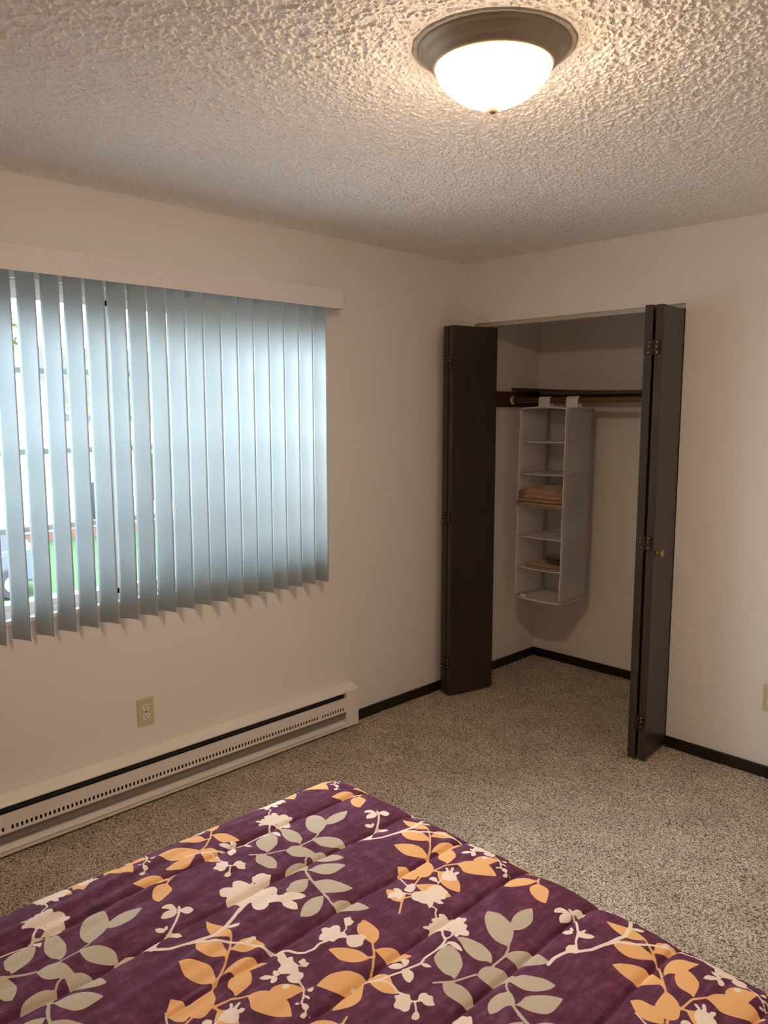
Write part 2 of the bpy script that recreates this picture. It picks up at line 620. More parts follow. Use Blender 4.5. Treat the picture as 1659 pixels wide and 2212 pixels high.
def relief(mb, x0, x1, y0, y1, z, step, sgn):
    """the visible stretch of floor pile / ceiling popcorn as real bumps, added to the slab's own mesh"""
    xs = np.arange(x0, x1 + step / 2, step)
    ys = np.arange(y0, y1 + step / 2, step)
    n, m = len(xs), len(ys)
    if sgn < 0:
        h = value_noise(n, m, 1.5, 3) * 0.75 + value_noise(n, m, 2.5, 4) * 0.65 + value_noise(n, m, 9, 5) * 0.2
        h = np.clip(h - 0.66, 0, 0.5) * 0.0092
        rr_ = np.hypot(xs[:, None] - 1.742, ys[None, :] + 2.009)
        h = h * np.clip((rr_ - 0.189) / 0.006, 0, 1)
    else:
        h = value_noise(n, m, 1.6, 6) * 0.7 + value_noise(n, m, 4, 7) * 0.2 + value_noise(n, m, 30, 8) * 0.5
        h = np.clip(h - 0.35, 0, 1) * 0.0055
    X, Y = np.meshgrid(xs, ys, indexing='ij')
    P = np.stack([X, Y, z + sgn * (0.0004 + h)], -1).reshape(-1, 3)
    k = len(mb.v)
    idx = np.arange(n * m).reshape(n, m) + k
    q = np.stack([idx[:-1, :-1], idx[1:, :-1], idx[1:, 1:], idx[:-1, 1:]], -1).reshape(-1, 4)
    if sgn < 0:
        q = q[:, ::-1]
    mb.v += P.tolist()
    mb.f += q.tolist()


f = MB().box(-ot, XR + ot, YN - ot, CD + ot, -0.12, 0.0)
relief(f, 0.0, 3.1, -2.75, CD, 0.0, 0.005, 1)
struct('floor', f, M['carpet'], 'speckled beige and brown carpet over the whole floor', fix=False)
c = MB().box(-ot, XR + ot, YN - ot, CD + ot, H, H + 0.12)
relief(c, 0.0, 3.3, -3.05, 0.0, H, 0.0042, -1)
struct('ceiling', c, M['ceiling'], 'white popcorn textured ceiling', fix=False)
wl = MB()
ow = 0.10
wl.box(-ow, 0, YN, WY0, 0, H).box(-ow, 0, WY1, CD + ot, 0, H).box(-ow, 0, WY0, WY1, 0, WZ0).box(-ow, 0, WY0, WY1, WZ1, H)
struct('wall_left', wl, M['wall'], 'cream painted wall with the wide window')
wf = MB()
wf.box(0, OPL, 0, CT, 0, H).box(OPR, XR, 0, CT, 0, H).box(OPL, OPR, 0, CT, OPT, H)
struct('wall_far', wf, M['wall'], 'cream painted wall with the closet opening')
struct('wall_right', MB().box(XR, XR + ot, YN, CT, 0, H), M['wall'], 'cream wall on the right, outside the photo')
struct('wall_near', MB().box(-ot, XR + ot, YN - ot, YN, 0, H), M['wall'], 'cream wall behind the camera')
struct('wall_closet_back', MB().box(0, CXR + ot, CD, CD + ot, 0, H), M['wall'], 'cream wall at the back of the closet')
struct('wall_closet_right', MB().box(CXR, CXR + ot, CT, CD, 0, H), M['wall'], 'cream wall at the right end of the closet')

BH, BT = 0.056, 0.012


def baseboard(name, x0, x1, y0, y1, label):
    struct(name, MB().box(x0, x1, y0, y1, 0, BH), M['base'], label, bevel=0.003)


baseboard('baseboard_left', 0, BT, -0.893, 0.0, 'dark baseboard between the heater and the left closet door')
baseboard('baseboard_left', 0, BT, YN, -3.42, 'dark baseboard under the window wall, beyond the heater')
baseboard('baseboard_far', OPR + 0.002, XR, -BT, 0, 'dark baseboard right of the closet doors')
baseboard('baseboard_closet_left', 0, BT, CT, CD - BT, 'dark baseboard along the left inside of the closet')
baseboard('baseboard_closet_back', 0, CXR, CD - BT, CD, 'dark baseboard along the back of the closet')
baseboard('baseboard_right', XR - BT, XR, YN, -BT, 'dark baseboard on the right wall')
baseboard('baseboard_near', BT, XR - BT, YN, YN + BT, 'dark baseboard behind the camera')

# closet header track
tr = MB().box(OPL, OPR, 0.012, 0.020, OPT - 0.022, OPT).box(OPL, OPR, 0.020, 0.050, OPT - 0.004, OPT).box(OPL, OPR, 0.050, 0.056, OPT - 0.022, OPT)
struct('trim_1', tr, M['track'], 'pale metal bifold track under the closet header')

# ---------------------------------------------------------------- window
win = thing('window_1', (-0.07, (WY0 + WY1) / 2, WZ0), 'white vinyl sliding window with a grid behind the blinds', 'window', kind='structure')
fr = MB()
fx0, fx1 = -0.095, -0.035
a0, a1, b0, b1 = WY0 + 0.001, WY1 - 0.001, WZ0 + 0.001, WZ1 - 0.001
for (p, q, r_, s_) in ((a0, a1, b0, b0 + 0.035), (a0, a1, b1 - 0.040, b1), (a0, a0 + 0.035, b0, b1), (a1 - 0.035, a1, b0, b1)):
    fr.box(fx0, fx1, p, q, r_, s_)
fr.build('window_frame', M['white'], win, bevel=0.003)
sl = MB().box(-0.034, 0.012, WY0 + 0.001, WY1 - 0.001, WZ0 - 0.001, WZ0 + 0.018)
sl.build('window_sill', M['white'], win, bevel=0.004)
ym = -2.112
for (p, q, xo) in ((a0 + 0.035, ym + 0.02, -0.060), (ym - 0.02, a1 - 0.035, -0.082)):
    sh = MB()
    z0, z1 = b0 + 0.035, b1 - 0.040
    for (u, v, s_, t_) in ((p, q, z0, z0 + 0.024), (p, q, z1 - 0.024, z1), (p, p + 0.03, z0, z1), (q - 0.03, q, z0, z1)):
        sh.box(xo - 0.010, xo + 0.010, u, v, s_, t_)
    sash = sh.build('sash', M['white'], win, bevel=0.002)
    MB().box(xo - 0.002, xo + 0.002, p + 0.028, q - 0.028, z0 + 0.022, z1 - 0.022).build('pane', M['glass'], sash)
    mu = MB()
    for z in (1.180, 1.468, 1.766):
        mu.box(xo - 0.004 - 0.003, xo - 0.0025, p + 0.03, q - 0.03, z - 0.011, z + 0.011)
    for k in (1, 2):
        y = p + (q - p) * k / 3
        if xo > -0.07:
            mu.box(xo - 0.0072, xo - 0.0027, y - 0.006, y + 0.006, z0 + 0.024, z1 - 0.024)
    mu.build('muntin', M['muntin'] if 'muntin' in M else M['white'], sash)

# ---------------------------------------------------------------- vertical blind
bl = thing('vertical_blind', (0.06, -2.1, 2.15), 'wide white vertical blind with bluish slats hanging over the window', 'window blind')
va = MB()
va.box(0.110, 0.114, -3.30, -1.016, 2.089, 2.178)
va.box(0.001, 0.114, -1.020, -1.016, 2.089, 2.178).box(0.001, 0.114, -3.304, -3.300, 2.089, 2.178)
va.build('valance', M['valance'], bl, bevel=0.0015)
hr = MB().box(0.040, 0.084, -3.28, -1.03, 2.135, 2.172)
hr.box(0.001, 0.040, -1.30, -1.27, 2.160, 2.175).box(0.001, 0.040, -2.90, -2.87, 2.160, 2.175)
hr.build('headrail', M['white'], bl)
nsl = 26
for i in range(nsl):
    yc = -1.130 - 0.08265 * i
    if i < 7:
        ang = math.radians(9 + 1.9 * i)
    else:
        ang = math.radians(24.0 - 0.25 * max(0, i - 13))
    ang += math.radians(random.uniform(-0.8, 0.8))
    d = Vector((math.cos(ang), math.sin(ang)))
    nrm = Vector((-d.y, d.x))
    m = 9
    P = np.zeros((2, m, 3))
    zb = 0.800
    for k in range(m):
        s_ = -1 + 2 * k / (m - 1)
        off = 0.0055 * (1 - s_ * s_)
        q = Vector((0.061, yc)) + d * (0.0445 * s_) + nrm * off
        P[0, k] = (q.x, q.y, zb)
        P[1, k] = (q.x, q.y, 2.125)
    g = MB().grid(P)
    o = g.build('slat', M['slat'], bl, smooth=True, fix=False)
    sm = o.modifiers.new('thick', 'SOLIDIFY')
    sm.thickness = 0.0009
    sm.offset = 0

# ---------------------------------------------------------------- baseboard heater
ht = thing('baseboard_heater', (0.03, -2.15, 0.0), 'long cream metal baseboard heater along the wall under the window', 'heater')
y0h, y1h = -3.41, -0.892
MB().box(0.001, 0.006, y0h + 0.08, y1h - 0.08, 0.016, 0.205).build('back_plate', M['heater_grey'], ht)
# top: slopes from the wall to the front lip
MB().extrude([(0.001, 0.222), (0.001, 0.212), (0.054, 0.1965), (0.060, 0.1965), (0.060, 0.2025), (0.056, 0.207)], y0h, y1h).build('top_cover', M['heater'], ht)
el = MB()
el.tube([(0.030, y0h + 0.085, 0.172), (0.030, y1h - 0.085, 0.172)], 0.012, 12)
el.box(0.010, 0.052, y0h + 0.082, y1h - 0.082, 0.150, 0.160)
el.build('heating_element', M['heater_dark'], ht)
fp = MB()
ys, ye = y0h + 0.083, y1h - 0.083
fp.box(0.0575, 0.060, ys, ye, 0.1225, 0.168)
fp.box(0.050, 0.0575, ys, ye, 0.163, 0.168)
fp.box(0.0575, 0.0625, ys, ye, 0.0970, 0.1070)
yy = ye - 0.018
n_slot = 0
solid = {9, 96}
while yy > ys + 0.02:
    wbar = 0.0085
    fp.box(0.0575, 0.0605, yy, yy + wbar, 0.1070, 0.1225)
    if n_slot in solid:
        fp.box(0.0575, 0.0600, yy - 0.0088, yy, 0.1070, 0.1225)
    yy -= 0.01695
    n_slot += 1
fp.box(0.0575, 0.0605, ye - 0.0095, ye, 0.1070, 0.1225).box(0.0575, 0.0605, ys, yy + 0.009, 0.1070, 0.1225)
fp.build('front_panel', M['heater'], ht)
lp = MB()
lp.extrude([(0.046, 0.098), (0.050, 0.062), (0.048, 0.060), (0.044, 0.098)], ys, ye)
lp.build('lower_reflector', M['heater_grey'], ht)
bp_ = MB()
bp_.extrude([(0.030, 0.050), (0.054, 0.030), (0.054, 0.026), (0.028, 0.046)], ys, ye)
bp_.box(0.052, 0.060, ys, ye, 0.014, 0.0235)
bp_.box(0.006, 0.054, ys, ye, 0.014, 0.0165)
bp_.build('bottom_panel', M['heater'], ht)
MB().box(0.006, 0.0558, ys, ye, 0.100, 0.103).build('fin_tray', M['black'], ht)
for (p, q) in ((y1h - 0.083, y1h), (y0h, y0h + 0.083)):
    e = MB().box(0.001, 0.061, p, q, 0.012, 0.199)
    e.build('end_cap', M['heater'], ht, bevel=0.002)

# ---------------------------------------------------------------- power outlets
def outlet(loc, rz, label, yo):
    t = thing('power_outlet', loc, label, 'outlet', group='duplex wall outlets')
    t.rotation_euler = (0, 0, rz)

    def part(mb, name, mat, par, bevel=0.0):
        o = mb.build(name, mat, None, bevel=bevel)
        o.parent = par
        return o
    # local frame: plate in the xz plane, facing -y
    pl = part(MB().box(-0.036, 0.036, -0.006, -0.0002, -0.0585, 0.0585), 'cover_plate', M['plate'], t, 0.0022)
    for s_ in (1, -1):
        zc = 0.0195 * s_
        pts = []
        for k in range(24):
            a = 2 * math.pi * k / 24
            pts.append((0.0168 * math.cos(a), max(-0.0135, min(0.0135, 0.0168 * math.sin(a)))))
        e = MB().extrude([(x, z + zc) for x, z in pts], -0.0085, -0.0055)
        rc = part(e, 'receptacle', M['recept'], t)
        sl_ = MB()
        sl_.box(-0.0075, -0.0053, -0.0088, -0.0080, zc + 0.0005, zc + 0.0085)
        sl_.box(0.0053, 0.0075, -0.0088, -0.0080, zc + 0.0010, zc + 0.0080)
        sl_.extrude([(0.0026 * math.cos(2 * math.pi * k / 10), zc - 0.0065 + 0.0026 * math.sin(2 * math.pi * k / 10)) for k in range(10)], -0.0088, -0.0080)
        part(sl_, 'slots', M['black'], rc)
    part(MB().extrude([(0.003 * math.cos(2 * math.pi * k / 10), 0.003 * math.sin(2 * math.pi * k / 10)) for k in range(10)], -0.0072, -0.0055), 'screw', M['black'], t)
    return t


outlet((0.0, -2.0415, 0.379), math.pi / 2, 'almond duplex outlet on the wall above the heater', 0)
outlet((1.764, 0.0, 0.367), 0, 'almond duplex outlet cut off by the right edge of the photo', 0)

# ---------------------------------------------------------------- ceiling lamp
LX, LY = 1.742, -2.009
lamp = thing('ceiling_lamp', (LX, LY, H), 'round flush ceiling lamp with a lit white glass bowl and metal ring', 'ceiling lamp')
rg = MB().lathe([(0.0, 0), (0.1735, 0), (0.1735, -0.004), (0.170, -0.009), (0.161, -0.013), (0.158, -0.018), (0.150, -0.030), (0.1435, -0.034), (0.1415, -0.040), (0.1375, -0.0445), (0.131, -0.045), (0.128, -0.041), (0.0, -0.041)], 96, (LX, LY, H))
rg.build('ring', M['nickel'], lamp, smooth=True)
prof = []
for k in range(25):
    t_ = math.pi / 2 * k / 24
    u_ = math.sin(t_) ** 1.2
    prof.append((0.1335 * max(0.0, 1 - u_ ** 1.6) ** 0.55, -0.043 - 0.086 * u_))
gb = MB().lathe(prof, 96, (LX, LY, H))
gb.build('glass_bowl', M['lampglass'], lamp, smooth=True)
fin = MB().lathe([(0.0, -0.123), (0.0135, -0.124), (0.0160, -0.128), (0.0145, -0.134), (0.008, -0.140), (0.005, -0.142), (0.0, -0.143)], 24, (LX, LY, H))
fin.build('finial', M['nickel'], lamp, smooth=True)
sc_pts = []
sc = MB()
n = 120
ring_o, ring_i = [], []
for k in range(n):
    a = 2 * math.pi * k / n
    ro = 0.187 + 0.0015 * math.sin(3 * a + 1) + 0.0007 * math.sin(17 * a) + random.uniform(-0.0004, 0.0004)
    ring_o.append((LX + ro * math.cos(a), LY + ro * math.sin(a), H - 0.0002))
    ring_i.append((LX + (ro - 0.004) * math.cos(a), LY + (ro - 0.004) * math.sin(a), H - 0.003 - random.uniform(0, 0.002)))
    ring_i2 = None
inn = [(LX + 0.170 * math.cos(2 * math.pi * k / n), LY + 0.170 * math.sin(2 * math.pi * k / n), H - 0.0035) for k in range(n)]
sc.add(ring_o + ring_i + inn, [(i, (i + 1) % n, n + (i + 1) % n, n + i) for i in range(n)] + [(n + i, n + (i + 1) % n, 2 * n + (i + 1) % n, 2 * n + i) for i in range(n)])
struct('trim_2', sc, M['scar'], 'rough scraped plaster ring around the ceiling lamp')

# ---------------------------------------------------------------- bifold closet doors
DT, DZ0, DZ1 = 0.035, 0.018, 2.072


def panel(parent, F, B, side, thick=DT):
    """F/B: front and back end of the visible face in plan; the panel grows to `side` (+1 right, -1 left)."""
    F, B = Vector(F), Vector(B)
    d = (B - F).normalized()
    nrm = Vector((d.y, -d.x)) * side
    q = [F, B, B + nrm * thick, F + nrm * thick]
    return MB().prism([(p.x, p.y) for p in q], DZ0, DZ1).build('panel', M['door'], parent, bevel=0.0012)


def hinge(parent, xa, xb, y, z):
    """leaves lie on the front edges of two folded panels, joined by a knuckle"""
    mb = MB()
    xm = (xa + xb) / 2
    mb.box(xa, xm - 0.002, y - 0.0018, y, z - 0.032, z + 0.032)
    mb.box(xm + 0.002, xb, y - 0.0018, y, z - 0.032, z + 0.032)
    mb.tube([(xm, y - 0.003, z - 0.034), (xm, y - 0.003, z + 0.034)], 0.0045, 10)
    h = mb.build('hinge', M['bronze'], parent)
    sc_ = MB()
    for x in ((xa + xm) / 2 - 0.004, (xb + xm) / 2 + 0.004):
        for dz in (-0.021, 0.004, 0.022):
            xo = x + random.uniform(-0.002, 0.002)
            sc_.tube([(xo, y - 0.0012, z + dz), (xo, y - 0.0034, z + dz)], [0.0036, 0.0022], 8)
    sc_.build('screws', M['screw'], h)


dl = thing('door_1', (0.10, 0.0, DZ0), 'dark brown bifold closet door folded open at the left', 'closet door', kind='structure')
panel(dl, (0.131, -0.255), (0.205, 0.036), -1)
panel(dl, (0.055, -0.245), (0.074, 0.053), 1)
for z in (0.195, 1.03, 1.88):
    hinge(dl, 0.068, 0.122, -0.2565, z)
dr = thing('door_2', (1.27, 0.0, DZ0), 'dark brown bifold closet door with a brass knob folded open at the right', 'closet door', kind='structure')
panel(dr, (1.3155, -0.256), (1.285, 0.046), -1)
panel(dr, (1.236, -0.271), (1.188, 0.027), 1)
for z in (0.195, 1.03, 1.89):
    hinge(dr, 1.247, 1.304, -0.2655, z)
kb = MB()
kc = Vector((1.3135, -0.222, 0.984))
kd = Vector((0.995, 0.10, 0))
prof = [(0.0, 0.0), (0.011, 0.0004), (0.0115, 0.003), (0.007, 0.007), (0.0065, 0.013), (0.012, 0.017), (0.0165, 0.021), (0.017, 0.025), (0.0135, 0.029), (0.006, 0.031), (0.0001, 0.0315)]
kb.tube([kc + kd * h_ for r_, h_ in prof], [max(r_, 0.0001) for r_, h_ in prof], 20)
kb.build('knob', M['brass'], dr, smooth=True)

# ---------------------------------------------------------------- closet shelf, cleats and rod
shf = MB()
ns = 24
P = []
xs = [0.001 + (CXR - 0.002) * k / ns for k in range(ns + 1)]
zs = [1.741 - 0.028 * math.sin(math.pi * min(1, x / 1.618)) for x in xs]
for (yy_, dz) in ((0.452, 0.0), (CD - 0.001, 0.0)):
    pass
g = np.zeros((ns + 1, 5, 3))
for i, (x, z) in enumerate(zip(xs, zs)):
    for j, (yy_, zz) in enumerate(((0.452, 0), (CD - 0.001, 0), (CD - 0.001, 0.016), (0.452, 0.016), (0.452, 0))):
        g[i, j] = (x, yy_, z + zz)
shf.grid(g)
shf.add([tuple(g[0, j]) for j in range(4)], [(0, 1, 2, 3)]).add([tuple(g[ns, j]) for j in range(4)], [(0, 1, 2, 3)])
tag(shf.build('closet_shelf', M['cleat']), 'dark brown sagging wooden shelf board across the closet top', 'shelf')
struct('trim_3', MB().box(0.0005, 0.019, 0.255, 0.729, 1.640, 1.7325), M['cleat'], 'dark brown cleat on the left closet wall under the shelf')
struct('trim_4', MB().box(0.0005, CXR - 0.001, 0.7305, 0.7495, 1.668, 1.7115), M['cleat'], 'dark brown cleat on the back closet wall under the shelf')
struct('trim_5', MB().box(CXR - 0.019, CXR - 0.0005, 0.255, 0.729, 1.640, 1.7325), M['cleat'], 'dark brown cleat at the right end of the closet')
rd = thing('closet_rod', (0.8, 0.44, 1.676), 'round wooden closet rod under the shelf', 'closet rod')
MB().tube([(0.026, 0.44, 1.680), (CXR - 0.026, 0.44, 1.676)], 0.016, 24).build('rod', M['rod'], rd, smooth=True)
for xa, xb in ((0.0195, 0.032), (CXR - 0.0195, CXR - 0.032)):
    MB().tube([(xa, 0.44, 1.681), (xa + (xb - xa) * 0.3, 0.44, 1.681), (xb, 0.44, 1.681)], [0.026, 0.026, 0.020], 24).build('rod_socket', M['plate'], rd, smooth=False)

# ---------------------------------------------------------------- hanging organizer
ox0, ox1, oy0, oy1 = 0.192, 0.502, 0.285, 0.578
oz1, tier = 1.627, 0.1866
org = thing('hanging_organizer', (0.35, 0.44, 1.66), 'white fabric hanging organizer with six shelves on the closet rod', 'hanging organizer')
nz = 49


def zlev(k):
    return oz1 - tier * k


def xl(z, s):
    """side walls pull in slightly between shelves"""
    u = (oz1 - z) / tier
    return s * (-0.006 * math.sin(math.pi * (u % 1.0)) ** 2)


lean = lambda z: 0.014 * (oz1 - z)
for side, x in ((-1, ox0), (1, ox1)):
    P = np.zeros((nz, 9, 3))
    for i in range(nz):
        z = oz1 - tier * 6 * i / (nz - 1)
        for j in range(9):
            u = j / 8
            b = math.sin(math.pi * u)
            P[i, j] = (x + xl(z, side) * (0.4 + b) - lean(z) * 0.8, oy0 + (oy1 - oy0) * u, z)
    MB().grid(P).build('side_panel', M['fabric'], org, smooth=True, fix=False).modifiers.new('t', 'SOLIDIFY').thickness = 0.0012
P = np.zeros((nz, 9, 3))
for i in range(nz):
    z = oz1 - tier * 6 * i / (nz - 1)
    for j in range(9):
        P[i, j] = (ox0 + (ox1 - ox0) * j / 8 - lean(z) * 0.8, oy1, z)
MB().grid(P).build('back_panel', M['fabric'], org, smooth=True, fix=False).modifiers.new('t', 'SOLIDIFY').thickness = 0.0012
for k in range(7):
    z = zlev(k)
    P = np.zeros((9, 9, 3))
    for i in range(9):
        for j in range(9):
            u, v = i / 8, j / 8
            if k == 0:
                dz = 0.012 * math.sin(math.pi * u) * (1 - 0.3 * v)
            else:
                dz = -0.006 * math.sin(math.pi * u) * math.sin(math.pi * min(1, v + 0.3))
            P[i, j] = (ox0 + (ox1 - ox0) * u - lean(z) * 0.8, oy0 + (oy1 - oy0) * v, z + dz)
    sh_ = MB().grid(P).build('shelf_panel' if 0 < k < 6 else ('top_panel' if k == 0 else 'bottom_panel'), M['fabric'], org, smooth=True, fix=False)
    sh_.modifiers.new('t', 'SOLIDIFY').thickness = 0.003 if k else 0.004
    pp = MB()
    pp.tube([tuple(P[i, 0] + np.array([0, -0.001, 0])) for i in range(9)], 0.0030 if k in (0, 6) else 0.0020, 8)
    if k in (0, 6):
        pp.tube([tuple(P[8, j] + np.array([0.001, 0, 0])) for j in range(9)], 0.0022, 8)
    pp.build('piping', M['piping'], sh_, smooth=True)
for k in range(1, 6):
    z = zlev(k)
    MB().tube([(ox1 - lean(z) * 0.8 + 0.0006, oy0 + (oy1 - oy0) * j / 8, z) for j in range(9)], 0.0018, 6).build('side_seam', M['fabric'], org, smooth=True)
for x, side in ((ox0, -1), (ox1, 1)):
    pts = []
    for i in range(nz):
        z = oz1 - tier * 6 * i / (nz - 1)
        pts.append((x + xl(z, side) * 0.4 - lean(z) * 0.8, oy0 - 0.001, z))
    MB().tube(pts, 0.0026, 8).build('edge_piping', M['piping'], org, smooth=True)
for xc in (0.262, 0.450):
    # webbing loop over the rod, hanging down in front and behind
    loop = []
    for k in range(13):
        a = math.pi * k / 12
        loop.append((0.44 - 0.0185 * math.cos(a), 1.679 + 0.0195 * math.sin(a)))
    path = [(0.4215, 1.634)] + loop + [(0.4585, 1.634)]
    P = np.array([[(xc - 0.039, y, z), (xc + 0.039, y, z)] for y, z in path])
    st = MB().grid(P).build('hanging_strap', M['piping'], org, fix=False)
    st.modifiers.new('t', 'SOLIDIFY').thickness = 0.0015
MB().box(0.222, 0.262, oy0 - 0.003, oy0 - 0.0015, 0.515, 0.532).build('care_tag', M['piping'], org)

# folded cloth
def m_cloth(name, a, b, c2, sc_=14):
    t = NT(name)
    v = t.coord()
    n1 = t.noise(v, sc_, 3, 0.6)
    n2 = t.noise(v, 400, 2, 0.5)
    t.l(t.ramp(n1, [(0.3, a), (0.5, b), (0.7, c2)]), t.b.inputs['Base Color'])
    t.set(Roughness=0.95)
    t.b.inputs['Sheen Weight'].default_value = 0.2
    t.bump(n2, 0.001, 0.8)
    return t.m


M['peach'] = m_cloth('peach_fabric', srgb(160, 126, 102), srgb(176, 142, 114), srgb(150, 112, 96))
M['olive'] = m_cloth('dark_olive_fabric', srgb(70, 60, 42), srgb(88, 74, 52), srgb(60, 50, 38))


def folded(name, x0, x1, y0, y1, z0, layers, th, mat, label, cat, seed, rot=0.0, hump=0.0):
    """layers of cloth, each a thick folded sheet with a rounded front"""
    r = random.Random(seed)
    mb = MB()
    cx, cy = (x0 + x1) / 2, (y0 + y1) / 2
    for k in range(layers):
        sx = (x1 - x0) / 2 * (1 - 0.035 * k + r.uniform(-0.015, 0.015))
        sy = (y1 - y0) / 2 * (1 - 0.03 * k + r.uniform(-0.01, 0.01))
        ox, oy = r.uniform(-0.004, 0.004), r.uniform(-0.004, 0.004)
        nu, nv = 28, 14
        P = np.zeros((nv + 1, nu + 1, 3))
        for i in range(nv + 1):
            ph = -math.pi / 2 + math.pi * i / nv
            for j in range(nu + 1):
                th_ = 2 * math.pi * j / nu
                cp, sp = math.cos(ph), math.sin(ph)
                e1, e2 = 0.28, 0.30
                f_ = lambda v_, e: math.copysign(abs(v_) ** e, v_)
                X = sx * f_(cp, e1) * f_(math.cos(th_), e2)
                Y = sy * f_(cp, e1) * f_(math.sin(th_), e2)
                zz = f_(sp, 0.8)
                hx = math.cos(X / sx * 1.3) * hump * (k + 1) / layers
                wv = 0.0025 * math.sin(28 * X + seed + k) + 0.002 * math.sin(35 * Y + 2 * k)
                P[i, j] = (cx + ox + X, cy + oy + Y, z0 + th * (k + 0.5) + th * 0.52 * zz + (hx + wv) * (0.5 + 0.5 * zz) * (k + 1) / layers)
        mb.grid(P)
    o = mb.build(name, mat, None, smooth=True, loc=(cx, cy, z0))
    o.rotation_euler = (0, 0, rot)
    return tag(o, label, cat)


sag = 0.004
folded('folded_blanket', 0.166, 0.492, 0.250, 0.52, zlev(3) - sag + 0.004, 4, 0.0185, M['peach'], 'peach folded blanket on the third shelf of the organizer', 'blanket', 3, 0.03, 0.042)
folded('folded_towel', 0.222, 0.470, 0.292, 0.50, zlev(5) - sag + 0.004, 2, 0.012, M['peach'], 'thin folded peach towel on the fifth shelf of the organizer', 'towel', 5, -0.08, 0.008)
tw = folded('folded_cloth', 0.352, 0.470, 0.325, 0.46, zlev(5) + 0.037, 2, 0.021, M['olive'], 'dark olive folded cloth on top of the thin peach towel', 'cloth', 8, -0.35, 0.0)

# ---------------------------------------------------------------- bed and comforter
bed = thing('bed', (1.95, -3.1, 0.0), 'low bed hidden under the purple floral comforter', 'bed')
X0, X1b, Y1b, Y0b = 1.345, 2.56, -2.172, -4.10   # flat top of the comforter
MB().box(X0 - 0.015, X1b + 0.015, Y0b, Y1b + 0.015, 0.33, 0.525).build('mattress', M['piping'], bed, bevel=0.03)
MB().box(X0 - 0.01, X1b + 0.01, Y0b, Y1b + 0.01, 0.12, 0.328).build('box_spring', M['piping'], bed, bevel=0.01)
for (x, y) in ((X0 + 0.06, Y1b - 0.06), (X1b - 0.06, Y1b - 0.06), (X0 + 0.06, Y0b + 0.06), (X1b - 0.06, Y0b + 0.06)):
    MB().tube([(x, y, 0.0), (x, y, 0.119)], 0.022, 12).build('leg', M['black'], bed)

PER = 0.58
NT_ = 290   # tile resolution: 2 mm


def smooth_poly(p):
    n = len(p)
    out = []
    turn = []
    for i in range(n):
        a = p[i] - p[i - 1]
        b = p[(i + 1) % n] - p[i]
        ca = (a @ b) / (np.linalg.norm(a) * np.linalg.norm(b) + 1e-9)
        turn.append(ca < 0.25)
    for i in range(n):
        p1, p2 = p[i], p[(i + 1) % n]
        p0 = p1 if turn[i] else p[i - 1]
        p3 = p2 if turn[(i + 1) % n] else p[(i + 2) % n]
        for k in range(4):
            t = k / 4
            out.append(0.5 * (2 * p1 + (p2 - p0) * t + (2 * p0 - 5 * p1 + 4 * p2 - p3) * t * t + (3 * p1 - p0 - 3 * p2 + p3) * t ** 3))
    return np.array(out)


def sdf_tile(elems):
    T = np.full((NT_, NT_), 0.03)
    step = PER / NT_
    for wd, f in elems:
        p = np.array(f, float).reshape(-1, 2) / 1000
        if wd == 0:
            p = smooth_poly(p)
            a, b = p, np.roll(p, -1, 0)
        else:
            a, b = p[:-1], p[1:]
        lo = np.floor((p.min(0) - 0.012) / step).astype(int)
        hi = np.ceil((p.max(0) + 0.012) / step).astype(int)
        gx, gy = np.meshgrid(np.arange(lo[0], hi[0] + 1), np.arange(lo[1], hi[1] + 1), indexing='ij')
        q = np.stack([gx.ravel() * step, gy.ravel() * step], 1)
        best = np.full(len(q), 9.0)
        ins = np.zeros(len(q), bool)
        for s0, s1 in zip(a, b):
            d = s1 - s0
            L = d @ d + 1e-12
            t = np.clip(((q - s0) @ d) / L, 0, 1)
            best = np.minimum(best, np.hypot(*((q - s0) - t[:, None] * d).T))
            if wd == 0:
                c_ = (s0[1] > q[:, 1]) != (s1[1] > q[:, 1])
                xx = s0[0] + (q[:, 1] - s0[1]) * d[0] / (d[1] if abs(d[1]) > 1e-12 else 1e-12)
                ins ^= c_ & (q[:, 0] < xx)
        sd = np.where(ins, -best, best) if wd == 0 else best - wd / 2000
        ix, iy = gx.ravel() % NT_, gy.ravel() % NT_
        np.minimum.at(T, (ix, iy), sd)
    return T


TILES = {k: sdf_tile(v) for k, v in MOTIF.items()}
TILES['white'] = np.maximum(TILES['white'], -TILES['hole'])


def sample(T, x, y):
    u = (x / PER * NT_) % NT_
    v = ((y + 10 * PER) / PER * NT_) % NT_
    i, j = np.floor(u).astype(int), np.floor(v).astype(int)
    a, b = u - i, v - j
    i, j = i % NT_, j % NT_
    i2, j2 = (i + 1) % NT_, (j + 1) % NT_
    return T[i, j] * (1 - a) * (1 - b) + T[i2, j] * a * (1 - b) + T[i, j2] * (1 - a) * b + T[i2, j2] * a * b


R_ED, ZT = 0.125, 0.578
DROP = 0.46
fine = 0.0032
us = np.concatenate([np.arange(X0 - DROP, X0 - 0.16, 0.012), np.arange(X0 - 0.16, X1b + 0.14, fine), np.arange(X1b + 0.14, X1b + DROP, 0.012)])
vs_ = np.concatenate([np.arange(Y0b, -3.30, 0.016), np.arange(-3.30, Y1b + 0.17, fine), np.arange(Y1b + 0.17, Y1b + DROP, 0.012)])
U, V = np.meshgrid(us, vs_, indexing='ij')
cx_ = np.clip(U, X0, X1b)
cy_ = np.minimum(V, Y1b)
du, dv = U - cx_, V - cy_
d = np.hypot(du, dv)
dn = np.maximum(d, 1e-9)
arc = np.minimum(d, R_ED * math.pi / 2)
Xd = R_ED * np.sin(arc / R_ED) + 0.06 * np.maximum(0, d - R_ED * math.pi / 2)
Zd = R_ED * (1 - np.cos(arc / R_ED)) + np.maximum(0, d - R_ED * math.pi / 2)
